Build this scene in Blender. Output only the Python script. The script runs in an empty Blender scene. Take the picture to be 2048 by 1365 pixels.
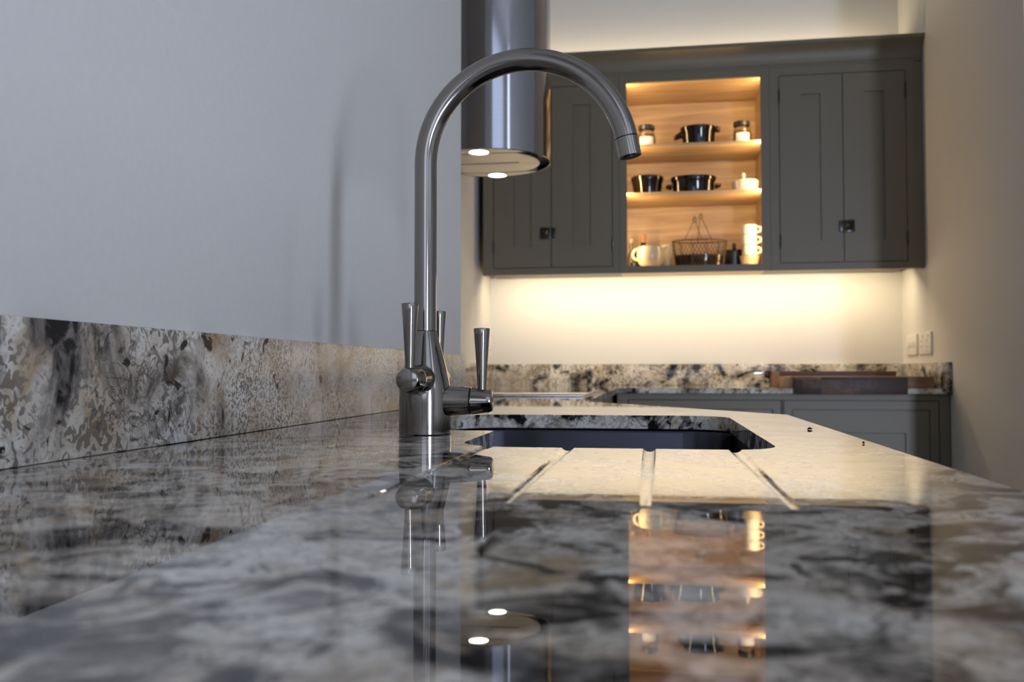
import bpy, bmesh, math, random
from mathutils import Vector, Matrix
random.seed(7)
PI = math.pi
C = bpy.context.scene.collection
S = bpy.context.scene

# ------------------------------------------------------------------ camera, world, lights, exposure
S.view_settings.view_transform = 'Standard'
S.view_settings.look = 'None'
S.view_settings.gamma = 1
S.view_settings.use_curve_mapping = False
S.view_settings.exposure = 0.36

cam = bpy.data.cameras.new('camera')
camo = bpy.data.objects.new('camera', cam); C.objects.link(camo)
yaw, pitch, roll = .1562, .0338, -.0007
fw = Vector((-math.sin(yaw)*math.cos(pitch), math.cos(yaw)*math.cos(pitch), math.sin(pitch)))
rt = Vector((math.cos(yaw), math.sin(yaw), 0)); up = rt.cross(fw)
r2 = rt*math.cos(roll)+up*math.sin(roll); u2 = -rt*math.sin(roll)+up*math.cos(roll)
M = Matrix((r2, u2, -fw)).transposed().to_4x4()
M.translation = (0, 0, .0656)
camo.matrix_world = M
cam.sensor_width = 36; cam.lens = 1814.5/2048*36
cam.clip_start = .01; cam.clip_end = 60
cam.dof.use_dof = True; cam.dof.focus_distance = .94; cam.dof.aperture_fstop = 10
S.camera = camo

w = bpy.data.worlds.new('world'); S.world = w; w.use_nodes = True
w.node_tree.nodes['Background'].inputs[0].default_value = (.55, .68, 1, 1)
w.node_tree.nodes['Background'].inputs[1].default_value = .6

def area(name, loc, direction, sx, sy, power, col, spread=PI):
    l = bpy.data.lights.new(name, 'AREA'); l.shape = 'RECTANGLE'; l.size = sx; l.size_y = sy
    l.energy = power; l.color = col; l.spread = spread
    o = bpy.data.objects.new(name, l); C.objects.link(o); o.location = loc
    d = Vector(direction).normalized()
    # local X stays horizontal / along the strip
    z = -d; x = Vector((1, 0, 0)) if abs(d.x) < .8 and abs(d.z) < .99 or abs(d.z) > .7 else Vector((0, 1, 0))
    x = (x - z*x.dot(z)).normalized(); y = z.cross(x)
    o.matrix_world = Matrix.Translation(loc) @ Matrix((x, y, z)).transposed().to_4x4()
    return o

WARM = (1, .79, .50); COOL = (.72, .80, 1)
REAR = -2.4
# daylight through the narrow glazed door and the window behind the camera
area('daylight_door', (2.09, REAR+.03, -.17), (0, 1, 0), .24, 1.42, 74, COOL)
area('daylight_window', (.40, REAR+.03, .75), (0, 1, 0), 1.2, 1.0, 5, COOL)
area('daylight_tall_window', (2.15, REAR+.03, 2.05), (0, 1, 0), 2.2, 2.1, 9, COOL)
o_ = area('daylight_side_window', (4.02, -1.62, 2.05), (-1, 0, 0), .40, 2.1, 8, COOL)
# strips under, over and inside the wall cabinets
area('led_under_cabinets', (.16, 4.14, .513), (0, .45, -1), 1.72, .012, 5.0, WARM)
area('led_over_cabinets', (.16, 4.262, 1.478), (0, .12, 1), 1.72, .012, 2.2, WARM)
def vstrip(name, x, z0, z1, dx, power):
    l = bpy.data.lights.new(name, 'AREA'); l.shape = 'RECTANGLE'; l.size = .008; l.size_y = z1-z0
    l.energy = power; l.color = (1, .70, .33)
    o = bpy.data.objects.new(name, l); C.objects.link(o)
    d = Vector((dx, .75, 0)).normalized(); z = -d; y = Vector((0, 0, 1)); x_ = y.cross(z)
    o.matrix_world = Matrix.Translation((x, 3.985, (z0+z1)/2)) @ Matrix((x_, y, z)).transposed().to_4x4()
vstrip('led_niche_left', -.1255, .53, 1.325, 1, 2.5)
vstrip('led_niche_right', .4615, .53, 1.325, -1, 2.5)
def spot(name, loc, power):
    l = bpy.data.lights.new(name, 'SPOT'); l.energy = power; l.color = (1, .86, .62); l.spot_size = 1.9; l.spot_blend = .8
    l.shadow_soft_size = .02
    o = bpy.data.objects.new(name, l); C.objects.link(o); o.location = loc
HC = (-.505, 2.745); HR = .192; HZ = .711
spot('downlight_near', (HC[0], HC[1]-.158, HZ-.012), 2.2)
spot('downlight_far', (HC[0], HC[1]+.158, HZ-.012), 2.2)

# ------------------------------------------------------------------ node helpers
def mat(name):
    m = bpy.data.materials.new(name); m.use_nodes = True
    nt = m.node_tree; b = nt.nodes['Principled BSDF']
    return m, nt, b
def N(nt, t, **kw):
    n = nt.nodes.new(t)
    for k, v in kw.items():
        if k.startswith('i_'):
            key = k[2:]
            n.inputs[int(key) if key.isdigit() else key.replace('_', ' ')].default_value = v
        else: setattr(n, k, v)
    return n
def ramp(nt, src, stops, interp='LINEAR'):
    r = nt.nodes.new('ShaderNodeValToRGB'); r.color_ramp.interpolation = interp
    e = r.color_ramp.elements
    while len(e) < len(stops): e.new(.5)
    for el, (p, c) in zip(e, stops):
        el.position = p; el.color = (c, c, c, 1) if isinstance(c, (int, float)) else (*c, 1)
    nt.links.new(src, r.inputs[0]); return r.outputs[0]
def mix(nt, f, a, b, mode='MIX'):
    n = nt.nodes.new('ShaderNodeMix'); n.data_type = 'RGBA'; n.blend_type = mode
    for s, v in ((0, f), (6, a), (7, b)):
        if hasattr(v, 'is_output') or hasattr(v, 'links'): nt.links.new(v, n.inputs[s])
        elif s == 0: n.inputs[0].default_value = v
        else: n.inputs[s].default_value = (*v, 1)
    return n.outputs[2]
def math_(nt, op, a, b=0):
    n = nt.nodes.new('ShaderNodeMath'); n.operation = op
    for i, v in enumerate((a, b)):
        if hasattr(v, 'links'): nt.links.new(v, n.inputs[i])
        else: n.inputs[i].default_value = v
    return n.outputs[0]
def plain(name, col, rough=.5, metal=0, noise=0, nscale=60, bump=0, coat=0, ior=1.5):
    m, nt, b = mat(name)
    b.inputs['Roughness'].default_value = rough; b.inputs['Metallic'].default_value = metal
    b.inputs['Coat Weight'].default_value = coat; b.inputs['IOR'].default_value = ior
    tc = N(nt, 'ShaderNodeTexCoord')
    n = N(nt, 'ShaderNodeTexNoise', i_Scale=nscale, i_Detail=4.0)
    nt.links.new(tc.outputs['Object'], n.inputs['Vector'])
    lo = tuple(c*(1-noise) for c in col); hi = tuple(min(1, c*(1+noise)) for c in col)
    nt.links.new(ramp(nt, n.outputs['Fac'], [(.3, lo), (.7, hi)]), b.inputs['Base Color'])
    if bump:
        bp = N(nt, 'ShaderNodeBump', i_Strength=bump, i_Distance=.001)
        nt.links.new(n.outputs['Fac'], bp.inputs['Height']); nt.links.new(bp.outputs[0], b.inputs['Normal'])
    return m
def steel(name, col=(.5, .49, .48), rough=.24, axis=(1, 1, 120), aniso=.0):
    m, nt, b = mat(name)
    b.inputs['Metallic'].default_value = 1
    tc = N(nt, 'ShaderNodeTexCoord'); mp = N(nt, 'ShaderNodeMapping'); mp.inputs['Scale'].default_value = axis
    nt.links.new(tc.outputs['Object'], mp.inputs['Vector'])
    n = N(nt, 'ShaderNodeTexNoise', i_Scale=9.0, i_Detail=5.0); nt.links.new(mp.outputs[0], n.inputs['Vector'])
    nt.links.new(ramp(nt, n.outputs['Fac'], [(.3, tuple(c*.93 for c in col)), (.7, col)]), b.inputs['Base Color'])
    nt.links.new(ramp(nt, n.outputs['Fac'], [(.3, rough*.88), (.7, rough*1.12)]), b.inputs['Roughness'])
    return m
def granite(name, rough=.012, seed=(0, 0, 0), worms=.9, cloud=7.0, cthr=.52, patch=None, fscale=88.0, cored=.03):
    m, nt, b = mat(name); L = nt.links.new
    tc = N(nt, 'ShaderNodeTexCoord'); mp = N(nt, 'ShaderNodeMapping'); mp.inputs['Location'].default_value = seed
    L(tc.outputs['Object'], mp.inputs['Vector']); V = mp.outputs[0]
    def noise(scale, detail=5., rough_=.55, dist=0., off=None):
        vec = V
        if off:
            o = N(nt, 'ShaderNodeVectorMath', operation='ADD'); L(vec, o.inputs[0]); o.inputs[1].default_value = off; vec = o.outputs[0]
        n = N(nt, 'ShaderNodeTexNoise', i_Scale=float(scale), i_Detail=float(detail), i_Roughness=rough_, i_Distortion=float(dist))
        L(vec, n.inputs['Vector']); return n.outputs['Fac']
    mul = lambda a, c: math_(nt, 'MULTIPLY', a, c)
    base = ramp(nt, noise(11, 4, dist=.6), [(.30, (.44, .36, .26)), (.45, (.64, .58, .50)), (.62, (.84, .82, .76))])
    # ochre staining
    ru = ramp(nt, noise(12, 5, .6, .8, off=(8, 2, 2)), [(.54, 0), (.66, .75)])
    base = mix(nt, ru, base, (.40, .27, .12))
    # small crazed fragments
    w = noise(fscale, 2.5, .5, 1.1, off=(5, 3, 3))
    ws = ramp(nt, w, [(.515, 0), (.535, 1)])
    if patch:   # the crazing turns finer beyond this slab position
        w2 = ramp(nt, noise(fscale*2.3, 2.5, .5, .8, off=(5, 3, 3)), [(.515, 0), (.54, 1)])
        sy = N(nt, 'ShaderNodeSeparateXYZ'); L(tc.outputs['Object'], sy.inputs[0])
        yy = math_(nt, 'ADD', sy.outputs[1], mul(noise(14, 4), .22))
        mr = N(nt, 'ShaderNodeMapRange'); mr.inputs[1].default_value = patch[3]; mr.inputs[2].default_value = patch[3]+.05; L(yy, mr.inputs[0])
        ws = mix(nt, mr.outputs[0], ws, w2)
    reg = ramp(nt, noise(6, 3, off=(9, 4, 1)), [(.40, .12), (.52, worms)])
    base = mix(nt, mul(ws, reg), base, (.19, .165, .135))
    fine = ramp(nt, noise(190, 3, .6, 1.2), [(.56, 0), (.64, .6)])
    base = mix(nt, fine, base, (.22, .19, .15))
    # smoky clouds with black cores
    cl = noise(cloud, 6, .60, 1.1, off=(3, 1, 2))
    if patch:   # one big smoky mineral patch
        ds = N(nt, 'ShaderNodeVectorMath', operation='DISTANCE'); L(tc.outputs['Object'], ds.inputs[0]); ds.inputs[1].default_value = patch[:3]
        pr = N(nt, 'ShaderNodeMapRange'); pr.inputs[1].default_value = .12; pr.inputs[2].default_value = .0; pr.inputs[3].default_value = 0; pr.inputs[4].default_value = .19
        L(math_(nt, 'ADD', ds.outputs['Value'], mul(math_(nt, 'SUBTRACT', noise(30, 5, .6), .5), .12)), pr.inputs[0])
        cl = math_(nt, 'ADD', cl, pr.outputs[0])
    base = mix(nt, ramp(nt, cl, [(cthr-.02, 0), (cthr+.07, .84)]), base, (.165, .148, .138))
    core = mul(ramp(nt, cl, [(cthr+cored, 0), (cthr+cored+.06, 1)]), ramp(nt, noise(34, 5, .6, .8, off=(2, 9, 3)), [(.40, 0), (.50, 1)]))
    base = mix(nt, core, base, (.012, .012, .014))
    # scattered black veins
    vn = noise(24, 6, .62, 1.5, off=(1, 7, 5))
    v1 = ramp(nt, math_(nt, 'ABSOLUTE', math_(nt, 'SUBTRACT', vn, .5)), [(.0, 1), (.022, 0)])
    vreg = ramp(nt, noise(9, 2, off=(4, 4, 8)), [(.46, 0), (.56, .95)])
    base = mix(nt, mul(v1, vreg), base, (.03, .028, .026))
    dk = ramp(nt, noise(30, 5, .6, 1.0, off=(7, 9, 3)), [(.62, 0), (.66, 1)])
    base = mix(nt, dk, base, (.015, .015, .017))
    L(base, b.inputs['Base Color'])
    b.inputs['Roughness'].default_value = rough; b.inputs['IOR'].default_value = 1.5 if rough < .1 else 1.35
    return m
def wood(name, dark, light, rough=.45, scale=(2.2, 30, 30), seed=0):
    m, nt, b = mat(name)
    tc = N(nt, 'ShaderNodeTexCoord'); mp = N(nt, 'ShaderNodeMapping'); mp.inputs['Scale'].default_value = scale
    mp.inputs['Location'].default_value = (seed, seed*.7, seed*1.3)
    nt.links.new(tc.outputs['Object'], mp.inputs['Vector'])
    n = N(nt, 'ShaderNodeTexNoise', i_Scale=1.0, i_Detail=6.0, i_Distortion=.6); nt.links.new(mp.outputs[0], n.inputs['Vector'])
    nt.links.new(ramp(nt, n.outputs['Fac'], [(.3, dark), (.68, light)]), b.inputs['Base Color'])
    b.inputs['Roughness'].default_value = rough
    return m
def blocks(name, cols):
    m, nt, b = mat(name); L = nt.links.new
    tc = N(nt, 'ShaderNodeTexCoord'); sp = N(nt, 'ShaderNodeSeparateXYZ'); L(tc.outputs['Object'], sp.inputs[0])
    cb = N(nt, 'ShaderNodeCombineXYZ'); L(sp.outputs[0], cb.inputs[0]); L(sp.outputs[2], cb.inputs[1])
    br = N(nt, 'ShaderNodeTexBrick', i_Scale=1.0); br.inputs['Brick Width'].default_value = .14; br.inputs['Row Height'].default_value = .034
    br.inputs['Mortar Size'].default_value = .0006; br.inputs['Bias'].default_value = -.15
    br.inputs['Color1'].default_value = (*cols[0], 1); br.inputs['Color2'].default_value = (*cols[1], 1); br.inputs['Mortar'].default_value = (*cols[0], 1)
    L(cb.outputs[0], br.inputs['Vector'])
    n = N(nt, 'ShaderNodeTexNoise', i_Scale=40.0, i_Detail=5.0, i_Distortion=1.0); L(tc.outputs['Object'], n.inputs['Vector'])
    L(mix(nt, 1.0, br.outputs['Color'], ramp(nt, n.outputs['Fac'], [(.3, .5), (.7, 1.2)]), 'MULTIPLY'), b.inputs['Base Color'])
    b.inputs['Roughness'].default_value = .5
    return m
def emit(name, col, s):
    m, nt, b = mat(name); b.inputs['Base Color'].default_value = (*col, 1)
    b.inputs['Emission Color'].default_value = (*col, 1); b.inputs['Emission Strength'].default_value = s
    return m
def glass(name, col=(1, 1, 1), rough=.02):
    m, nt, b = mat(name); b.inputs['Base Color'].default_value = (*col, 1)
    b.inputs['Transmission Weight'].default_value = 1; b.inputs['Roughness'].default_value = rough; b.inputs['IOR'].default_value = 1.45
    return m

MT = dict(
    wall=plain('wall_paint', (.74, .73, .70), .85, noise=.015, nscale=140, bump=.15),
    ceiling=plain('ceiling_paint', (.78, .77, .75), .9, noise=.01),
    floor=plain('floor_stone', (.16, .15, .14), .5, noise=.2, nscale=4),
    granite=granite('polished_granite', worms=.5, cloud=21.0, cthr=.50, cored=.015),
    granite2=granite('polished_granite_upstand', .03, seed=(3.1, .62, 1.7)),
    granite3=granite('satin_granite_upstand', .30, seed=(1.3, .35, .4), cloud=6.0, cthr=.635, patch=(-.43, .60, .115, .94), fscale=95.0),
    paint=plain('olive_grey_cabinet_paint', (.148, .129, .088), .45, noise=.02, nscale=80),
    oak=wood('oak_lining', (.36, .22, .11), (.60, .42, .24)),
    boardw=blocks('walnut_block', ((.035, .014, .008), (.21, .10, .05))),
    boardl=wood('pale_walnut_block', (.14, .075, .035), (.26, .15, .075), .45, (9, 26, 22), 5),
    boardr=wood('cherry_board', (.13, .045, .02), (.24, .10, .05), .4, (6, 30, 30), 8),
    panelw=wood('brown_door_panel', (.13, .08, .05), (.22, .14, .09), .4, (3, 30, 30), 2),
    steel=steel('brushed_steel', (.27, .248, .225), .15, (1, 1, 1)),
    steelhood=steel('brushed_hood_steel', (.42, .42, .45), .11, (1, 1, 60)),
    steelund=steel('satin_hood_underside', (.66, .62, .55), .35),
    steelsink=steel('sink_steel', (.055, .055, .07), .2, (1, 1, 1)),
    black=plain('black_plastic', (.012, .012, .012), .4),
    iron=plain('black_iron', (.012, .012, .013), .32, noise=.3, nscale=300, coat=.3),
    hob=plain('black_hob_glass', (.012, .012, .014), .06),
    trim=steel('hob_trim_steel', (.6, .6, .6), .25),
    brownglaze=plain('dark_brown_glaze', (.006, .003, .002), .10, noise=.3, nscale=30, coat=0),
    cream=plain('cream_glaze', (.46, .40, .28), .22, noise=.02, coat=.3),
    white=plain('white_glaze', (.68, .65, .57), .22, noise=.02, coat=.3),
    plastic=plain('white_plastic', (.82, .80, .75), .35),
    hole=plain('socket_hole', (.02, .02, .02), .7),
    glass=glass('clear_glass', (.95, .97, .93)),
    amber=plain('amber_contents', (.42, .17, .03), .25, noise=.3, nscale=60),
    label=plain('paper_label', (.85, .83, .78), .7, noise=.03, nscale=120),
    cork=plain('cork', (.40, .20, .10), .8, noise=.25, nscale=220),
    wire=plain('rusty_dark_wire', (.045, .025, .015), .5, noise=.3, nscale=200),
    bulb=emit('lamp_glow', (1, .93, .78), 22),
    led=emit('led_strip_glow', (1, .80, .45), 3),
    frame=plain('white_window_frame', (.75, .75, .75), .5),
    pane=glass('window_glass', (1, 1, 1), 0),
    crumb=plain('dark_crumb', (.02, .012, .008), .8),
)

# ------------------------------------------------------------------ mesh helpers
def box(bm, x0, x1, y0, y1, z0, z1, bev=0):
    vs = [bm.verts.new((x, y, z)) for x in (x0, x1) for y in (y0, y1) for z in (z0, z1)]
    q = [(0, 1, 3, 2), (4, 6, 7, 5), (0, 4, 5, 1), (2, 3, 7, 6), (0, 2, 6, 4), (1, 5, 7, 3)]
    fs = [bm.faces.new([vs[i] for i in f]) for f in q]
    if bev:
        es = list({e for f in fs for e in f.edges})
        bmesh.ops.bevel(bm, geom=es, offset=bev, segments=2, affect='EDGES', profile=.5)
def prism(bm, poly, z0, z1, T=None):
    a = [bm.verts.new((x, y, z0)) for x, y in poly]; b = [bm.verts.new((x, y, z1)) for x, y in poly]
    n = len(poly); bm.faces.new(a[::-1]); bm.faces.new(b)
    for i in range(n): bm.faces.new((a[i], a[(i+1) % n], b[(i+1) % n], b[i]))
    if T is not None: bmesh.ops.transform(bm, matrix=T, verts=a+b)
def lathe(bm, prof, T=Matrix(), seg=48, close=True, sx=1, sy=1):
    rings = []
    for r, z in prof:
        if r < 1e-6: rings.append([bm.verts.new(T @ Vector((0, 0, z)))])
        else: rings.append([bm.verts.new(T @ Vector((sx*r*math.cos(2*PI*k/seg), sy*r*math.sin(2*PI*k/seg), z))) for k in range(seg)])
    for a, b in zip(rings, rings[1:]):
        for k in range(seg):
            k2 = (k+1) % seg
            if len(a) == 1 and len(b) == 1: continue
            if len(a) == 1: bm.faces.new((a[0], b[k2], b[k]))
            elif len(b) == 1: bm.faces.new((a[k], a[k2], b[0]))
            else: bm.faces.new((a[k], a[k2], b[k2], b[k]))
    if close:
        for r_, rev in ((rings[0], True), (rings[-1], False)):
            if len(r_) > 1: bm.faces.new(r_[::-1] if rev else r_)
def tube(bm, pts, rad, seg=16, caps=True, closed=False):
    pts = [Vector(p) for p in pts]; n = len(pts)
    rads = rad if isinstance(rad, (list, tuple)) else [rad]*n
    def tan(i):
        if closed: return (pts[(i+1) % n]-pts[i-1]).normalized()
        return (pts[min(i+1, n-1)]-pts[max(i-1, 0)]).normalized()
    t = tan(0); ref = Vector((0, 0, 1)) if abs(t.z) < .9 else Vector((0, 1, 0))
    nrm = (ref - t*ref.dot(t)).normalized(); rings = []
    for i in range(n):
        t2 = tan(i); nrm = (nrm - t2*nrm.dot(t2)).normalized(); bn = t2.cross(nrm)
        rings.append([bm.verts.new(pts[i]+rads[i]*(math.cos(2*PI*k/seg)*nrm+math.sin(2*PI*k/seg)*bn)) for k in range(seg)])
    m = n if closed else n-1
    for i in range(m):
        a, b = rings[i], rings[(i+1) % n]
        for k in range(seg): bm.faces.new((a[k], a[(k+1) % seg], b[(k+1) % seg], b[k]))
    if caps and not closed: bm.faces.new(rings[0][::-1]); bm.faces.new(rings[-1])
def rounded(pts, radii, seg=8):
    out = []; n = len(pts)
    for i in range(n):
        p = Vector(pts[i]); a = Vector(pts[i-1]); b = Vector(pts[(i+1) % n]); r = radii[i]
        if r <= 0: out.append(tuple(p)); continue
        u = (a-p).normalized(); v = (b-p).normalized(); ang = u.angle(v); d = r/math.tan(ang/2)
        c = p+(u+v).normalized()*(r/math.sin(ang/2)); s = p+u*d; e = p+v*d
        a0 = math.atan2(s.y-c.y, s.x-c.x); a1 = math.atan2(e.y-c.y, e.x-c.x)
        da = (a1-a0+PI) % (2*PI)-PI
        for k in range(seg+1): out.append((c.x+r*math.cos(a0+da*k/seg), c.y+r*math.sin(a0+da*k/seg)))
    return out
def mesh(name, bm, m, ang=35):
    bmesh.ops.recalc_face_normals(bm, faces=bm.faces)
    me = bpy.data.meshes.new(name); bm.to_mesh(me); bm.free()
    for p in me.polygons: p.use_smooth = True
    me.set_sharp_from_angle(angle=math.radians(ang))
    if m: me.materials.append(MT[m])
    return me
def obj(name, bm, m, parent=None, ang=26):
    """mesh built in world coordinates; becomes local to its parent thing"""
    off = Vector((0, 0, 0)); q = parent
    while q is not None: off += q.location; q = q.parent
    if off.length: bmesh.ops.translate(bm, vec=-off, verts=bm.verts)
    o = bpy.data.objects.new(name, mesh(name, bm, m, ang)); C.objects.link(o)
    if parent: o.parent = parent
    return o
def tag(o, label, cat, group=None):
    o['label'] = label; o['category'] = cat
    if group: o['group'] = group
    return o
def thing(name, label, cat, loc, group=None):
    o = bpy.data.objects.new(name, None); o.empty_display_size = .05; C.objects.link(o); o.location = loc
    return tag(o, label, cat, group)
def struct(name, bm, m, parent=None):
    o = obj(name, bm, m, parent)
    if not parent: o['kind'] = 'structure'
    return o
def B(*a, **k):
    bm = bmesh.new(); box(bm, *a, **k); return bm
def lt(prof, T=Matrix(), **k):
    bm = bmesh.new(); lathe(bm, prof, T, **k); return bm
def at(x, y, z): return Matrix.Translation((x, y, z))

# ------------------------------------------------------------------ the setting
FZ = -.91; CZ = 3.3
WL, WEND, WREC, WB, WR, WRE = -.445, 2.06, -.79, 4.335, 1.110, 2.92
struct('floor', B(-1.0, 4.2, REAR-.3, 4.6, FZ-.1, FZ), 'floor')
struct('ceiling', B(-1.0, 4.2, REAR-.3, 4.6, CZ, CZ+.1), 'ceiling')
struct('wall_left', B(-1.0, WL, REAR-.15, WEND, FZ, CZ), 'wall')
struct('wall_recess', B(-1.0, WREC, WEND, 4.5, FZ, CZ), 'wall')
struct('wall_back', B(WREC, 4.2, WB, 4.5, FZ, CZ), 'wall')
struct('wall_right', B(WR, WR+.12, WRE, WB, FZ, CZ), 'wall')
bm = bmesh.new()
box(bm, 4.05, 4.2, REAR, -1.86, FZ, CZ); box(bm, 4.05, 4.2, -1.38, WB, FZ, CZ); box(bm, 4.05, 4.2, -1.86, -1.38, FZ, .95); box(bm, 4.05, 4.2, -1.86, -1.38, 3.14, CZ)
struct('wall_far_right', bm, 'wall')
bm = bmesh.new()
for a in ((-1.86, -1.82, .95, 3.14), (-1.42, -1.38, .95, 3.14), (-1.82, -1.42, .95, .99), (-1.82, -1.42, 3.10, 3.14)): box(bm, 4.10, 4.16, a[0], a[1], a[2], a[3])
wf = struct('window_3', bm, 'frame'); obj('pane', B(4.127, 4.133, -1.82, -1.42, .99, 3.10), 'pane', wf)
bm = bmesh.new()
for a in ((1.02, 1.07, .95, 3.14), (3.24, 3.29, .95, 3.14), (1.07, 3.24, .95, 1.0), (1.07, 3.24, 3.09, 3.14)): box(bm, a[0], a[1], REAR-.12, REAR-.06, a[2], a[3])
wf = struct('window_2', bm, 'frame'); obj('pane', B(1.07, 3.24, REAR-.095, REAR-.089, 1.0, 3.09), 'pane', wf)
bm = bmesh.new()   # rear wall with a narrow door opening and a window opening
d0, d1, dz = 1.95, 2.23, .56; w0, w1, wz0, wz1 = -.22, 1.02, .24, 1.26
y0, y1 = REAR-.15, REAR
box(bm, WL, w0, y0, y1, FZ, CZ); box(bm, w0, w1, y0, y1, FZ, wz0); box(bm, w0, w1, y0, y1, wz1, CZ)
box(bm, w1, d0, y0, y1, FZ, .95); box(bm, d0, d1, y0, y1, dz, .95); box(bm, d1, 4.05, y0, y1, FZ, .95)
box(bm, w1, 4.05, y0, y1, 3.14, CZ); box(bm, 3.29, 4.05, y0, y1, .95, 3.14)
struct('wall_rear', bm, 'wall')
bm = bmesh.new()
for a in ((w0, w0+.04, wz0, wz1), (w1-.04, w1, wz0, wz1), (w0+.04, w1-.04, wz0, wz0+.04), (w0+.04, w1-.04, wz1-.04, wz1), (.38, .42, wz0+.04, wz1-.04)):
    box(bm, a[0], a[1], REAR-.12, REAR-.06, a[2], a[3])
wf = struct('window_1', bm, 'frame'); obj('pane', B(w0+.04, w1-.04, REAR-.095, REAR-.089, wz0+.04, wz1-.04), 'pane', wf)
bm = bmesh.new()
for a in ((d0, d0+.03, FZ, dz), (d1-.03, d1, FZ, dz), (d0+.03, d1-.03, FZ, FZ+.05), (d0+.03, d1-.03, dz-.04, dz)):
    box(bm, a[0], a[1], REAR-.12, REAR-.06, a[2], a[3])
df = struct('door_1', bm, 'frame'); obj('pane', B(d0+.03, d1-.03, REAR-.095, REAR-.089, FZ+.05, dz-.04), 'pane', df)

# ------------------------------------------------------------------ worktops
TH = .02
UF = -.4326       # face of the left upstand
EX = .1992        # front edge of sink run
def apply_bool(o, cutters):
    for c in cutters:
        md = o.modifiers.new('b', 'BOOLEAN'); md.operation = 'DIFFERENCE'; md.solver = 'EXACT'; md.object = c
    dg = bpy.context.evaluated_depsgraph_get(); dg.update()
    me = bpy.data.meshes.new_from_object(o.evaluated_get(dg))
    o.modifiers.clear(); old = o.data; o.data = me; bpy.data.meshes.remove(old)
    for c in cutters:
        d = c.data; bpy.data.objects.remove(c); bpy.data.meshes.remove(d)
    for p in me.polygons: p.use_smooth = False
bm = bmesh.new()
prism(bm, [(WL, -.7), (EX, -.7), (EX, 1.428), (-.148, 2.0006), (-.148, WEND), (WL, WEND)], -TH, 0)
bmesh.ops.bevel(bm, geom=[e for e in bm.edges if abs(e.verts[0].co.z-e.verts[1].co.z) < 1e-6], offset=.0012, segments=2, affect='EDGES')
top = obj('granite_worktop', bm, 'granite')
tag(top, 'polished cream and black granite worktop around the sink, with drainer grooves', 'worktop')
CUT = [(-.176, .782), (.104, .782), (.104, 1.375), (-.292, 1.375), (-.292, .997), (-.176, .997)]
CR = [.055, .045, .06, .07, .008, .012]
bm = bmesh.new(); prism(bm, rounded(CUT, CR), -.1, .05); cut = [obj('cutter', bm, None)]
for gx in (-.146, -.0745, -.005, .066):
    bm = bmesh.new(); R_ = .0071
    ya, yb, za, zb = .452, .80, R_-.0005, R_-.0027
    rs = [R_*math.sin(PI/2*k/8) for k in range(1, 9)]; ys = [ya+R_-R_*math.cos(PI/2*k/8)-R_ for k in range(1, 9)]
    pts = [(gx, y, za) for y in ys]+[(gx, yb, zb)]
    tube(bm, pts, rs+[R_], 112); cut.append(obj('cutter', bm, None))
apply_bool(top, cut)
bm = bmesh.new()
prism(bm, [(WREC, WEND+.0006), (-.148, WEND+.0006), (-.148, 3.6464), (WREC, 3.6464)], -TH, 0)
tag(obj('granite_worktop', bm, 'granite'), 'granite worktop in the left recess that the black hob is set into', 'worktop')
bm = bmesh.new()
prism(bm, [(WREC, 3.6468), (WR, 3.6468), (WR, WB), (WREC, WB)], -TH, 0)
bmesh.ops.bevel(bm, geom=[e for e in bm.edges if abs(e.verts[0].co.z-e.verts[1].co.z) < 1e-6], offset=.0012, segments=2, affect='EDGES')
tag(obj('granite_worktop', bm, 'granite2'), 'granite worktop along the back wall under the wall cabinets', 'worktop')
UH = .104
tag(obj('granite_upstand', B(WL, UF, -.7, WEND, .0004, UH, bev=.001), 'granite3'), 'long mottled granite upstand on the near left wall behind the tap', 'upstand')
tag(obj('granite_upstand', B(WREC, -.774, WEND+.001, 4.314, .0004, UH-.002, bev=.001), 'granite2'), 'short granite upstand in the left recess beside the hob', 'upstand')
tag(obj('granite_upstand', B(WREC, 1.0945, 4.3185-.004, WB, .0004, UH-.003, bev=.001), 'granite2'), 'granite upstand along the back wall below the glowing splashback', 'upstand')
tag(obj('granite_upstand', B(1.0953, WR, 3.6466, WB, .0004, UH-.003, bev=.001), 'granite2'), 'short granite upstand on the right wall below the sockets', 'upstand')

# ------------------------------------------------------------------ sink
def offset(poly, d):
    out = []; n = len(poly)
    for i in range(n):
        p, a, b = Vector(poly[i]), Vector(poly[i-1]), Vector(poly[(i+1) % n])
        e1 = (p-a).normalized(); e2 = (b-p).normalized(); n1 = Vector((e1.y, -e1.x)); n2 = Vector((e2.y, -e2.x))
        out.append(tuple(p+(n1+n2)*d/(1+n1.dot(n2))))
    return out
t = thing('sink', 'undermounted stainless steel sink set below the worktop cutout', 'sink', (-.03, 1.08, -.2))
bm = bmesh.new()
def ring(o, r, z): return [bm.verts.new((x, y, z)) for x, y in rounded(offset(CUT, o), r)]
b_ = .006
radii = [.06, .06, .07, .07, .02, .03]
rings = [ring(b_+.018, radii, -.0235), ring(b_, radii, -.0235), ring(b_-.001, radii, -.027), ring(b_-.004, radii, -.17), ring(b_-.012, radii, -.188), ring(b_-.026, radii, -.193)]
for a, c in zip(rings, rings[1:]):
    for k in range(len(a)): bm.faces.new((a[k], a[(k+1) % len(a)], c[(k+1) % len(a)], c[k]))
bm.faces.new(rings[-1])
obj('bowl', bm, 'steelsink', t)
obj('drain', lt([(.0, -.1925), (.03, -.1925), (.042, -.191), (.045, -.1895), (.045, -.1932), (0, -.1932)], at(-.04, 1.1, 0)), 'steel', t)

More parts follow.
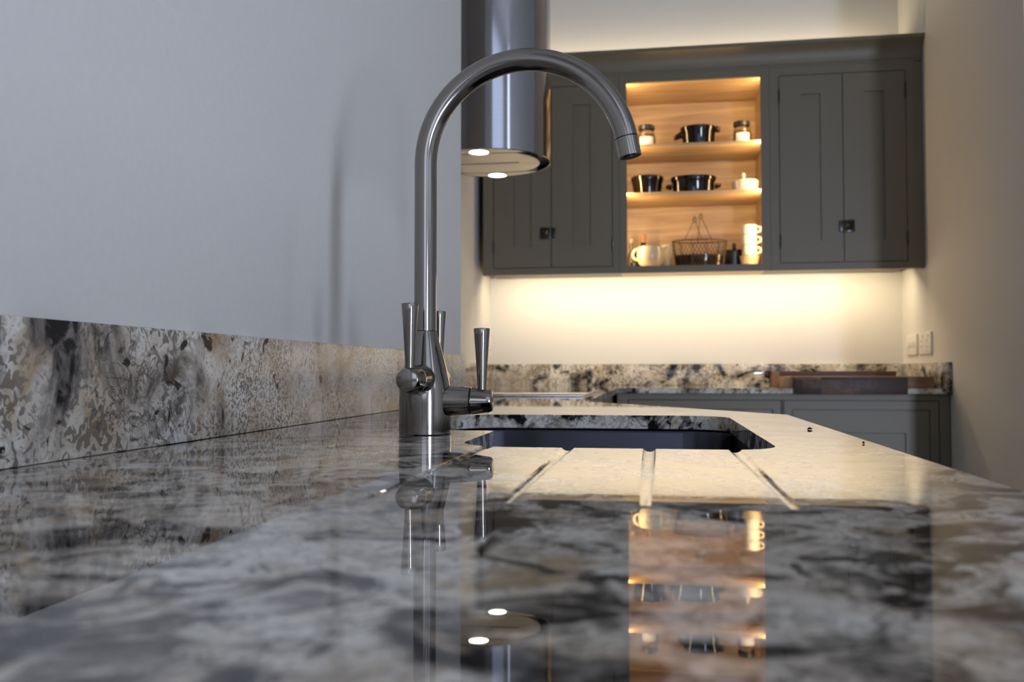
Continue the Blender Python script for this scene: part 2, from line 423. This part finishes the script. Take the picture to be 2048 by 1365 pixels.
# ------------------------------------------------------------------ tap
TX, TY = -.2402, .9345
t = thing('kitchen_tap', 'brushed steel swan-neck kitchen tap with three lever handles beside the sink', 'tap', (TX, TY, 0))
obj('body', lt([(0, .0002), (.0268, .0002), (.0275, .001), (.0275, .034), (.0270, .047), (.0258, .056), (.0225, .070), (.0190, .083), (.0157, .095), (.0132, .104), (.0121, .1075), (.0119, .1082), (0, .1082)], at(TX, TY, 0), seg=96), 'steel', t, 25)
obj('seam_ring', lt([(0, .108), (.0108, .108), (.0108, .1092), (0, .1092)], at(TX, TY, 0), seg=64), 'black', t)
RS = .0118; AR = .1072; AZ = .2865
pts = [(TX, TY, .109+(AZ-.109)*k/10) for k in range(10)]
A1 = math.radians(169)
for k in range(61):
    a = A1*k/60; pts.append((TX+AR-AR*math.cos(a), TY, AZ+AR*math.sin(a)))
bm = bmesh.new(); tube(bm, pts, RS, 48); sp = obj('spout', bm, 'steel', t, 25)
e = Vector(pts[-1]); dr = Vector((math.sin(A1), 0, math.cos(A1))).normalized()
T = Matrix.Translation(e) @ dr.to_track_quat('Z', 'Y').to_matrix().to_4x4()
obj('seam_ring', lt([(0, 0), (RS-.0012, 0), (RS-.0012, .001), (0, .001)], T), 'black', t)
bm = bmesh.new()
lathe(bm, [(.0098, .0185), (.0098, .0206), (RS-.0003, .0206), (RS, .0202), (RS, .0012), (RS-.0006, .001), (0, .001)], T, close=False)
nz = obj('nozzle', bm, 'steel', t, 30)
bm = bmesh.new(); lathe(bm, [(0, .0170), (.0098, .0172), (.0098, .0196), (.006, .0196), (.006, .0222), (.0028, .0228), (0, .0228)], T, close=False)
obj('aerator', bm, 'black', nz)
for ax, hz in (((0, -1, 0), .0575), ((0, 1, 0), .0575), ((1, 0, 0), .0350)):
    a = Vector(ax); T = Matrix.Translation((TX, TY, hz)) @ a.to_track_quat('Z', 'Y').to_matrix().to_4x4()
    bm = bmesh.new()
    lathe(bm, [(0, .012), (.0158, .012), (.0157, .028), (.0151, .040), (.0144, .0492), (.0135, .0496), (0, .0496)], T, 64)
    br = obj('barrel', bm, 'steel', t, 28)
    obj('seam_ring', lt([(0, .0494), (.0128, .0494), (.0128, .0508), (0, .0508)], T), 'black', br)
    obj('end_cap', lt([(0, .0506), (.0139, .0506), (.0143, .0512), (.0128, .062), (.0118, .0695), (.0108, .0716), (.0095, .0722), (0, .0724)], T, seg=64), 'steel', br, 28)
    c = Vector((TX, TY, hz))+a*.0610
    obj('lever', lt([(0, .010), (.0046, .010), (.0046, .0135), (.0049, .020), (.0058, .036), (.0070, .054), (.0080, .068), (.0086, .0745), (.0083, .0758), (.0074, .0762), (.0068, .0757), (0, .0757)], at(*c), seg=48), 'steel', br, 28)

# ------------------------------------------------------------------ hood
t = thing('cooker_hood', 'round brushed steel cylinder cooker hood with two lit downlights', 'cooker hood', (*HC, HZ))
bm = bmesh.new()
lathe(bm, [(HR-.003, HZ+.03), (HR-.003, HZ), (HR-.001, HZ-.001), (HR, HZ+.001), (HR, CZ-.001), (0, CZ-.001)], at(*HC, 0), 128, close=False)
obj('cylinder', bm, 'steelhood', t)
obj('recess', lt([(0, HZ+.022), (HR-.0035, HZ+.022), (HR-.0035, HZ+.028), (0, HZ+.028)], at(*HC, 0), seg=96), 'black', t)
def seg_poly(r, a, b):   # part of a disc between y = a and y = b
    p = []
    for k in range(97):
        th = 2*PI*k/96; x, y = r*math.cos(th), r*math.sin(th)
        p.append((x, min(max(y, a), b)))
    q = []
    for s in p:
        if not q or (Vector(s)-Vector(q[-1])).length > 1e-4: q.append(s)
    if (Vector(q[0])-Vector(q[-1])).length < 1e-4: q.pop()
    return [(x+HC[0], y+HC[1]) for x, y in q]
def cap(sgn, r, a):
    th0 = math.asin(a/r); p = []
    for k in range(33):
        th = th0+(PI-2*th0)*k/32; p.append((HC[0]+r*math.cos(th), HC[1]+sgn*r*math.sin(th)))
    return p
bm = bmesh.new(); prism(bm, cap(-1, HR-.004, .1315), HZ-.0005, HZ+.012); obj('side_plate', bm, 'steelund', t)
bm = bmesh.new(); prism(bm, cap(1, HR-.004, .1315), HZ-.0005, HZ+.012); obj('side_plate', bm, 'steelund', t)
bm = bmesh.new(); prism(bm, seg_poly(.158, -.1225, .1225), HZ-.0005, HZ+.010)
pp = obj('filter_panel', bm, 'steelund', t)
obj('slot', B(HC[0]-.09, HC[0]+.095, HC[1]-.003, HC[1]+.003, HZ-.0012, HZ-.0006), 'black', pp)
for s in (-1, 1):
    c = (HC[0], HC[1]+s*.158)
    dl = obj('downlight', lt([(.028, HZ-.0008), (.028, HZ-.004), (.031, HZ-.0035), (.032, HZ-.0008)], at(*c, 0), close=False), 'trim', t)
    obj('bulb', lt([(0, HZ-.003), (.027, HZ-.0025), (.028, HZ-.001), (0, HZ-.001)], at(*c, 0)), 'bulb', dl)

# ------------------------------------------------------------------ hob
t = thing('hob', 'flat black glass hob with steel trim set into the far left worktop', 'hob', (-.44, 2.68, 0))
obj('glass_top', B(-.70, -.192, 2.36, 3.04, .0003, .0035, bev=.001), 'hob', t)
bm = bmesh.new()
box(bm, -.704, -.188, 2.352, 2.36, .0003, .005, bev=.0008); box(bm, -.192, -.186, 2.36, 3.046, .0003, .005, bev=.0008)
obj('trim', bm, 'trim', t)

# ------------------------------------------------------------------ base cabinets
def frame_boxes(bm, x0, x1, z0, z1, y0, y1, l, r, b, tp):
    box(bm, x0, x0+l, y0, y1, z0, z1); box(bm, x1-r, x1, y0, y1, z0, z1)
    box(bm, x0+l, x1-r, y0, y1, z0, z0+b); box(bm, x0+l, x1-r, y0, y1, z1-tp, z1)
YB = 3.67
def base_unit(x0, x1, label, panel, panelmat, lst, rst):
    t = thing('base_cabinet', label, 'base cabinet', ((x0+x1)/2, (YB+WB)/2, FZ))
    bm = bmesh.new(); box(bm, x0, x1, YB+.022, WB-.002, FZ+.0005, -TH-.0005); obj('carcass', bm, 'black', t)
    bm = bmesh.new(); frame_boxes(bm, x0, x1, FZ+.1, -TH-.0015, YB, YB+.021, lst, rst, .03, .024); obj('face_frame', bm, 'paint', t)
    obj('plinth', B(x0, x1, YB+.05-.04, YB+.02, FZ+.0005, FZ+.099), 'paint', t)
    a, b = x0+lst+.0035, x1-rst-.0035; z1 = -TH-.0015-.024-.0035; z0 = FZ+.1335
    bm = bmesh.new(); frame_boxes(bm, a, b, z0, z1, YB, YB+.0205, .030, .030, .04, .033)
    d = obj('door', bm, 'paint', t)
    bm = bmesh.new()
    ai, bi, z0i, z1i = a+.0305, b-.0305, z0+.041, z1-.0335
    if panel == 'nested':
        frame_boxes(bm, ai+.002, bi-.002, z0i, z1i-.002, YB+.004, YB+.020, .085, .085, .085, .086)
        box(bm, ai+.089, bi-.089, YB+.010, YB+.019, z0i+.086, z1i-.09)
    else: box(bm, ai+.002, bi-.002, YB+.008, YB+.019, z0i, z1i-.002)
    obj('panel', bm, panelmat, d)
base_unit(-.150, .4905, 'olive grey base cabinet left of the wider one, with brown inset panel, mostly hidden', 'flat', 'panelw', .042, .002)
base_unit(.4915, 1.1045, 'olive grey base cabinet at the right wall beneath the chopping boards', 'nested', 'paint', .002, .036)
t = thing('base_cabinet', 'grey base cabinet under the hob worktop, seen edge on', 'base cabinet', (-.45, 2.85, FZ))
obj('carcass', B(-.76, -.168, 2.10, 3.668, FZ+.0005, -TH-.0005), 'paint', t)
t = thing('base_cabinet', 'base cabinet below the near end of the sink worktop', 'base cabinet', (-.12, .0, FZ))
obj('carcass', B(WL+.002, .17, -.65, .70, FZ+.0005, -TH-.0005), 'paint', t)
t = thing('base_cabinet', 'angled grey corner base cabinet below the slanted end of the sink worktop', 'base cabinet', (-.25, 1.75, FZ))
bm = bmesh.new(); prism(bm, [(WL+.002, 1.46), (.155, 1.46), (-.168, 1.995), (-.168, 2.05), (WL+.002, 2.05)], FZ+.0005, -TH-.0005); obj('carcass', bm, 'paint', t)
t = thing('sink_cabinet', 'cabinet front hiding the sink bowl, below the worktop edge', 'cabinet', (.16, 1.08, FZ))
obj('front_panel', B(.15, .17, .7005, 1.4595, FZ+.0005, -TH-.0005), 'paint', t)

# ------------------------------------------------------------------ wall cabinets
YF = 3.962; HB, HT = .494, 1.3632; FT = .021
def latch(door, x, z, sgn):
    bm = bmesh.new()
    box(bm, x-.024, x+.024, YF-.007, YF-.0002, z-.026, z+.026, bev=.002)
    s = .019
    vs = [bm.verts.new(v) for v in ((x-s, YF-.0068, z-s), (x+s, YF-.0068, z-s), (x+s, YF-.0068, z+s), (x-s, YF-.0068, z+s))]; ap = bm.verts.new((x, YF-.026, z))
    for i in range(4): bm.faces.new((vs[i], vs[(i+1) % 4], ap))
    obj('latch', bm, 'iron', door)
def hinge(door, x, z0, z1):
    zc = (z0+z1)/2; h = (z1-z0)/2
    obj('hinge', lt([(0, -h), (.0018, -h+.002), (.003, -h+.006), (.0015, -h+.010), (.0038, -h+.011), (.0038, h-.011), (.0015, h-.010), (.003, h-.006), (.0018, h-.002), (0, h)], at(x, YF-.0038, zc), seg=12), 'iron', door)
def door(parent, a, b, z0, z1, pa, pb, pz0, pz1):
    bm = bmesh.new()
    box(bm, a, pa, YF, YF+FT, z0, z1); box(bm, pb, b, YF, YF+FT, z0, z1)
    box(bm, pa, pb, YF, YF+FT, z0, pz0); box(bm, pa, pb, YF, YF+FT, pz1, z1)
    box(bm, pa, pb, YF+.008, YF+.016, pz0, pz1)
    return obj('door', bm, 'paint', parent)
def closed_unit(label, x0, x1, o0, o1, oz0, oz1, mid, lx, kside):
    t = thing('wall_cabinet', label, 'wall cabinet', ((x0+x1)/2, (YF+WB)/2, HB))
    bm = bmesh.new(); box(bm, x0, x1, YF+FT+.0005, WB-.002, HB+.022, HT); obj('carcass', bm, 'paint', t)
    # face frame, its bottom rail hanging below the carcass as a light rail
    bm = bmesh.new(); frame_boxes(bm, x0, x1, HB, HT, YF, YF+FT, o0-x0, x1-o1, oz0-HB, HT-oz1); obj('face_frame', bm, 'paint', t)
    obj('gap_shade_sheet', B(o0, o1, YF+.0195, YF+FT, oz0, oz1), 'black', t)  # black sheet behind the doors, colours in the shade of the gaps
    g = .003
    for k, (a, b) in enumerate(((o0+g, mid-.0016), (mid+.0016, o1-g))):
        c = (a+b)/2; d = door(t, a, b, oz0+g, oz1-g, c-.0400, c+.0400, .617, 1.244)
        hx = o0+.0015 if k == 0 else o1-.0015
        hinge(d, hx, .583, .652); hinge(d, hx, 1.203, 1.276)
        if k == kside: latch(d, lx, .676, 1)
        else:
            s = -1 if k == 0 else 1
            xk = mid+s*.0115
            obj('keeper', B(min(xk-.009, xk+.009), max(xk-.009, xk+.009), YF-.006, YF-.0002, .653, .699, bev=.002), 'iron', d)
    return t
closed_unit('olive grey two-door wall cabinet left of the lit shelves, behind the hood', -.754, -.1497, -.7085, -.1785, .523, 1.3275, -.4476, -.474, 0)
closed_unit('olive grey two-door wall cabinet right of the lit shelves, next to right wall', .4897, 1.0735, .527, 1.0415, .523, 1.3275, .788, .8065, 1)
tag(obj('filler_strip', B(1.0745, WR-.001, YF+.004, YF+.03, HB+.001, HT), 'paint'), 'narrow grey filler strip between right wall cabinet and wall', 'filler strip')

t = thing('wall_cabinet', 'open oak-lined wall cabinet with two lit shelves of crockery', 'wall cabinet', (.17, (YF+WB)/2, HB))
n0, n1, nz0, nz1 = -.1165, .452, .5235, 1.3295
bm = bmesh.new(); frame_boxes(bm, -.1487, .4887, HB, HT, YF, YF+.016, n0+.1487, .4887-n1, nz0-HB, HT-nz1); obj('face_frame', bm, 'paint', t)
bm = bmesh.new()
box(bm, -.1487, .4887, WB-.016, WB-.002, HB+.022, HT)
box(bm, -.1487, -.1325, YF+.0165, WB-.016, HB+.022, HT); box(bm, .4685, .4887, YF+.0165, WB-.016, HB+.022, HT)
box(bm, -.1325, .4685, YF+.0165, WB-.016, HB+.022, nz0); box(bm, -.1325, .4685, YF+.0165, WB-.016, nz1+.001, HT)
obj('oak_lining', bm, 'oak', t)
for z0, z1 in ((.8395, .8515), (1.0515, 1.0640)):
    obj('shelf', B(-.1322, .4682, 3.996, WB-.0165, z0, z1, bev=.001), 'oak', t)
for x in (-.127, .463): obj('shelf_pin', B(x-.005, x+.005, 4.02, 4.05, 1.228, 1.236), 'iron', t)

# cornice: cove profile run along the cabinets
bm = bmesh.new()
prof = [(0, 0), (0, .010), (-.003, .012), (-.004, .030), (-.010, .052), (-.020, .070), (-.034, .083), (-.040, .086), (-.040, .101), (.30, .101), (.30, .0)]
prof = [(YF+y, HT+.0008+z) for y, z in prof]
a = [bm.verts.new((-.790+.002, y, z)) for y, z in prof]; b = [bm.verts.new((WR-.001, y, z)) for y, z in prof]
bm.faces.new(a); bm.faces.new(b[::-1])
for i in range(len(prof)): bm.faces.new((a[i], b[i], b[(i+1) % len(prof)], a[(i+1) % len(prof)]))
tag(obj('cornice', bm, 'paint', None, 20), 'olive grey coved cornice running along the top of the wall cabinets', 'cornice')
bm = bmesh.new(); box(bm, -.70, 1.02, 4.256, 4.268, HT+.1025, HT+.108)
tag(obj('led_strip', bm, 'led'), 'warm LED strip on top of the wall cabinets behind the cornice', 'LED strip')

# ------------------------------------------------------------------ crockery
S1, S2, S0 = 1.0642, .8517, .5237
def jar(x, z, s, label):
    t = thing('honey_jar', label, 'jar', (x, 4.10, z), 'honey jars on the top shelf')
    T = at(x, 4.10, z) @ Matrix.Scale(s, 4)
    obj('contents', lt([(0, .003), (.030, .003), (.034, .010), (.034, .045), (.029, .060), (0, .062)], T), 'amber', t)
    bm = bmesh.new(); lathe(bm, [(0, 0), (.032, 0), (.0365, .006), (.0365, .050), (.031, .066), (.027, .072), (.027, .080), (.0255, .080), (.0255, .071), (.0345, .048), (.0345, .008), (0, .0015)], T, close=False)
    obj('glass_body', bm, 'glass', t)
    obj('lid', lt([(0, .078), (.031, .078), (.032, .081), (.032, .094), (.030, .0965), (0, .0965)], T), 'black', t)
    bm = bmesh.new(); n = 16; rr = .0372
    A = []
    for k in range(n+1):
        th = -PI/2-.8+1.6*k/n
        A.append((bm.verts.new(T @ Vector((rr*math.cos(th), rr*math.sin(th), .008))), bm.verts.new(T @ Vector((rr*math.cos(th), rr*math.sin(th), .046)))))
    for p, q in zip(A, A[1:]): bm.faces.new((p[0], q[0], q[1], p[1]))
    o = obj('paper_label', bm, 'label', t)
    md = o.modifiers.new('s', 'SOLIDIFY'); md.thickness = .0004
jar(-.031, S1, 1.12, 'honey jar with dark lid and white label at left end of top shelf')
jar(.386, S1, 1.12, 'honey jar with dark lid and white label at right end of top shelf')

def dish(name, label, x, y, z, rx, ry, h, handles, m='brownglaze', flare=.78, group=None):
    t = thing(name, label, 'dish', (x, y, z), group)
    T = at(x, y, z); q = ry/rx
    bm = bmesh.new()
    lathe(bm, [(0, 0), (rx*flare*.94, 0), (rx*flare, .004), (rx*.93, h*.70), (rx*.985, h*.80), (rx, h*.86), (rx, h*.97), (rx*.98, h), (rx*.93, h*.99), (rx*.90, h*.85), (rx*flare*.92, .012), (0, .008)], T, 64, close=False, sy=q)
    obj('bowl', bm, m, t)
    for s in handles:
        bm = bmesh.new(); pts = []
        for k in range(13):
            th = -PI/2+PI*k/12
            pts.append((x+s*(rx*.95+.020*math.cos(th)), y+.026*math.sin(th), z+h*.48+.002*math.cos(th)))
        tube(bm, pts, .0075, 10); obj('handle', bm, m, t)
    return t
t = dish('casserole_dish', 'dark brown casserole dish with side handle in the middle of top shelf', .197, 4.10, S1, .080, .066, .090, (), flare=.86)
for s, zz in ((-1, .052), (1, .074)):
    bm = bmesh.new(); x0 = .197+s*.074
    tube(bm, [(x0, 4.10, S1+zz+.008), (x0+s*.012, 4.10, S1+zz+.004), (x0+s*(.026 if s < 0 else .014), 4.10, S1+zz-(.004 if s < 0 else 0)), (x0+s*(.034 if s < 0 else .018), 4.10, S1+zz-.006)], [.016, .014, .012, .007], 14)
    obj('handle', bm, 'brownglaze', t)
dish('bowl', 'round dark brown glazed bowl at left end of lower shelf', -.029, 4.10, S2, .073, .070, .086, (), flare=.80)
dish('oval_dish', 'wide dark brown oval oven dish with two handles on lower shelf', .174, 4.10, S2, .100, .066, .080, (-1, 1), flare=.88)
t = thing('ramekin_pot', 'small white lidded pot with upright knob at right end of lower shelf', 'pot', (.400, 4.10, S2))
obj('bowl', lt([(0, 0), (.044, 0), (.052, .006), (.057, .030), (.059, .052), (.056, .055), (.052, .052), (.048, .012), (0, .008)], at(.400, 4.10, S2), close=False), 'white', t)
obj('handle', lt([(0, .040), (.007, .045), (.0065, .060), (.0085, .078), (.009, .084), (.006, .089), (0, .090)], at(.391, 4.09, S2), seg=20), 'white', t)

# jug
t = thing('gravy_jug', 'cream rounded jug with loop handle and spout on cabinet floor', 'jug', (-.018, 4.06, S0))
bm = bmesh.new(); T = at(-.018, 4.06, S0)
lathe(bm, [(0, 0), (.030, 0), (.040, .006), (.053, .024), (.059, .045), (.059, .064), (.055, .084), (.053, .094), (.050, .093), (.055, .066), (.055, .046), (.038, .012), (0, .008)], T, 56, close=False)
for v in bm.verts:
    d = v.co-Vector((-.018, 4.06, S0))
    if d.z > .070 and d.x > 0 and abs(math.atan2(d.y, d.x)) < .45:
        k = (d.z-.070)/.024; v.co.x += .026*k*(1-abs(math.atan2(d.y, d.x))/.45); v.co.z += .002*k
obj('body', bm, 'cream', t)
bm = bmesh.new(); tube(bm, [(-.018-.054+ -.022*math.sin(PI*k/14), 4.06, S0+.086-.048*(1-math.cos(PI*k/14))/2) for k in range(15)], .0065, 12); obj('handle', bm, 'cream', t)
# candle glass far left
t = thing('oil_bottle', 'slim clear glass cruet at the far left of the cabinet floor', 'bottle', (-.104, 4.16, S0))
obj('glass_body', lt([(0, 0), (.014, 0), (.016, .005), (.016, .070), (.008, .090), (.0065, .120), (.009, .126), (.007, .127), (.0045, .118), (.006, .090), (.013, .066), (.013, .008), (0, .004)], at(-.104, 4.16, S0), close=False), 'glass', t)
obj('stopper', lt([(0, .116), (.004, .116), (.0045, .127), (.009, .134), (.009, .143), (.005, .148), (0, .149)], at(-.104, 4.16, S0)), 'cream', t)
t = thing('corked_bottle', 'squat dark bottle with a cork stopper behind the cream jug', 'bottle', (-.050, 4.19, S0))
obj('body', lt([(0, 0), (.036, 0), (.040, .008), (.040, .080), (.030, .100), (.013, .112), (.011, .128), (.013, .132), (.009, .134), (0, .134)], at(-.050, 4.19, S0)), 'brownglaze', t)
obj('cork', lt([(0, .132), (.013, .132), (.0155, .142), (.0155, .170), (.014, .173), (0, .173)], at(-.050, 4.19, S0), seg=24), 'cork', t)
t = thing('dark_bowl', 'small black bowl under the handle of the cream jug', 'bowl', (-.088, 4.10, S0))
obj('body', lt([(0, 0), (.014, 0), (.018, .006), (.019, .030), (.016, .032), (.0145, .010), (0, .005)], at(-.088, 4.10, S0), close=False), 'black', t)
t = thing('cup', 'cream cup half hidden between the jug and the wire basket', 'cup', (.060, 4.20, S0))
obj('body', lt([(0, 0), (.024, 0), (.028, .006), (.031, .110), (.033, .122), (.030, .122), (.027, .100), (.024, .010), (0, .006)], at(.060, 4.20, S0), close=False), 'cream', t)

# wire basket
bx, by = .199, 4.10
t = thing('wire_basket', 'round dark wire basket with two hoop handles raised, on cabinet floor', 'basket', (bx, by, S0))
R1, R0, hb = .120, .104, .120
def P(th, z, bulge=0):
    r = R0+(R1-R0)*(z/hb); return (bx+r*math.cos(th), by+r*.5*math.sin(th), S0+.0025+z)
bm = bmesh.new()
for z, r in ((0, .0018), (hb, .0026), (.05, .0012)): tube(bm, [P(2*PI*k/48, z) for k in range(48)], r, 8, closed=True)
for k in range(12): tube(bm, [P(2*PI*k/12+.2, z) for z in (0, .03, .06, .09, hb)], .0016, 6)
obj('frame', bm, 'wire', t)
bm = bmesh.new()
for k in range(44):
    for s in (-1, 1):
        pts = []
        for j in range(9):
            z = hb*j/8; th = 2*PI*k/44+s*2*PI/44*(j*.5+.12*math.sin(j*PI))
            pts.append(P(th, z))
        tube(bm, pts, .0007, 4)
obj('wire_netting', bm, 'wire', t)
for (xa, xb, ax_, zt, sy) in ((.132, .206, .177, .219, -1), (.193, .262, .207, .243, 1)):
    def onrim(x):
        c = (x-bx)/R1; return Vector((x, by+sy*R1*.5*math.sqrt(max(0, 1-c*c)), S0+hb))
    apx = Vector((ax_, by+sy*.03, S0+zt)); A_, B_ = onrim(xa), onrim(xb)
    bm = bmesh.new()
    pts = [A_.lerp(apx+Vector((-.004, 0, -.012)), k/6) for k in range(7)]+[apx+Vector((-.005, 0, .002)), apx+Vector((0, 0, .009)), apx+Vector((.005, 0, .002))]+[(apx+Vector((.004, 0, -.012))).lerp(B_, k/6) for k in range(7)]
    tube(bm, pts, .0016, 6); obj('handle', bm, 'wire', t)
    bm = bmesh.new(); tube(bm, [apx+Vector((.0065*math.cos(2*PI*k/14), 0, -.006+.011*math.sin(2*PI*k/14))) for k in range(14)], .0022, 6, closed=True); obj('handle_loop', bm, 'wire', t)
obj('bowl_liner', lt([(0, .003), (.098, .003), (.101, .006), (.108, .058), (.106, .058), (.098, .008), (0, .006)], at(bx, by, S0), close=False, sy=.49), 'brownglaze', t)

t = thing('dark_pan', 'small black pan between the wire basket and the white mugs', 'pan', (.352, 4.17, S0))
obj('body', lt([(0, 0), (.040, 0), (.044, .006), (.048, .085), (.044, .085), (.040, .008), (0, .005)], at(.352, 4.17, S0), close=False), 'iron', t)
bm = bmesh.new(); tube(bm, [(.352, 4.126, S0+.082), (.350, 4.100, S0+.092), (.346, 4.07, S0+.098)], [.007, .008, .009], 12); obj('handle', bm, 'iron', t)

mug_group = 'white mugs stacked on the right of the cabinet floor'
def mug(z, r, h, label):
    x, y = .414, 4.09
    t = thing('mug', label, 'mug', (x, y, z), mug_group)
    obj('body', lt([(0, 0), (r*.88, 0), (r*.97, .004), (r, .012), (r, h-.003), (r-.001, h-.001), (r-.004, h-.002), (r-.004, .012), (0, .008)], at(x, y, z), close=False), 'white', t)
    a = math.radians(-28); d = Vector((math.cos(a), math.sin(a), 0)); c = Vector((x, y, z+h*.5))
    bm = bmesh.new(); tube(bm, [c+d*(r-.002+.021*math.sin(PI*k/12))+Vector((0, 0, h*.30*math.cos(PI*k/12))) for k in range(13)], .0045, 10); obj('handle', bm, 'white', t)
t = thing('white_bowl', 'cream footed bowl beneath the stack of white mugs', 'bowl', (.414, 4.09, S0))
obj('body', lt([(0, 0), (.028, 0), (.030, .006), (.038, .020), (.044, .046), (.046, .0485), (.043, .0485), (.034, .02), (0, .011)], at(.414, 4.09, S0), close=False), 'cream', t)
mug(S0+.0490, .0335, .046, 'lowest white mug, standing in the cream bowl')
mug(S0+.0955, .0335, .046, 'middle white mug of the stack of three')
mug(S0+.1420, .0335, .044, 'topmost white mug of the stack of three')

# ------------------------------------------------------------------ chopping boards
t = thing('chopping_board', 'thick dark walnut block board with a front lip over the worktop edge', 'chopping board', (.77, 3.85, 0))
xs = [.5175, .60, .695, .79, .875, .96, 1.045]; mm = ['boardl', 'boardw', 'boardw', 'boardl', 'boardw', 'boardl']
bm = bmesh.new(); box(bm, .5165, 1.045, 3.6475, 3.95, .0006, .0455, bev=.002); obj('block', bm, 'boardl', t)
bm = bmesh.new(); box(bm, .531, .945, 3.6255, 3.6455, -.0225, .0440, bev=.0015); obj('front_lip', bm, 'boardw', t)
tag(obj('chopping_board', B(.5205, .995, 3.99, 4.27, .0006, .0665, bev=.002), 'boardr'), 'reddish brown wooden board lying behind the thick walnut block', 'chopping board')

# ------------------------------------------------------------------ sockets and switch on the right wall
def plate(x, y0, y1, z0, z1, n, name, label, cat):
    t = thing(name, label, cat, (x, (y0+y1)/2, z0))
    s = -1 if n > 0 else 1
    xa, xb = (x-.009, x-.0002) if n > 0 else (x+.0002, x+.009)
    obj('faceplate', B(xa, xb, y0, y1, z0, z1, bev=.002), 'plastic', t)
    return t, (xa if n > 0 else xb), s
t, xf, s = plate(WR, 4.085, 4.245, .136, .226, 1, 'wall_switch', 'white double light switch left of the socket on right wall', 'light switch')
for y in (4.125, 4.165, 4.205): obj('rocker', B(xf-.003, xf-.0002, y-.012, y+.012, .168, .196, bev=.001), 'plastic', t)
t, xf, s = plate(WR, 3.885, 4.055, .136, .228, 1, 'double_socket', 'white double plug socket on the right wall above the upstand', 'socket')
for y in (3.93, 4.01):
    obj('rocker', B(xf-.003, xf-.0002, y-.022, y-.008, .205, .219, bev=.001), 'plastic', t)
    bm = bmesh.new()
    box(bm, xf-.0006, xf-.0001, y-.002, y+.002, .187, .197)
    for d in (-.011, .011): box(bm, xf-.0006, xf-.0001, y+d-.0035, y+d+.0035, .166, .170)
    obj('pin_holes', bm, 'hole', t)
t, xf, s = plate(WREC, 4.14, 4.29, .140, .228, -1, 'double_socket', 'white double plug socket in the left recess, half behind the tap handle', 'socket')
for y in (4.18, 4.25):
    bm = bmesh.new(); box(bm, xf+.0001, xf+.0006, y-.002, y+.002, .187, .197)
    for d in (-.011, .011): box(bm, xf+.0001, xf+.0006, y+d-.0035, y+d+.0035, .166, .170)
    obj('pin_holes', bm, 'hole', t)

# ------------------------------------------------------------------ crumbs
bm = bmesh.new()
tube(bm, [(.1690, 1.060, .001), (.1712, 1.064, .0016), (.1740, 1.062, .0012)], [.0008, .0014, .0006], 6)
tube(bm, [(.1712, 1.064, .0014), (.1724, 1.072, .001)], [.0010, .0004], 6)
tag(obj('crumb', bm, 'crumb'), 'dark ragged crumb on the worktop right of the sink', 'crumb')
tag(obj('crumb', lt([(0, 0), (.0009, .0003), (.0012, .0010), (.0007, .0018), (0, .0020)], at(.1866, .8657, .0001), seg=8), 'crumb'), 'tiny round dark crumb nearer the camera on the worktop', 'crumb')
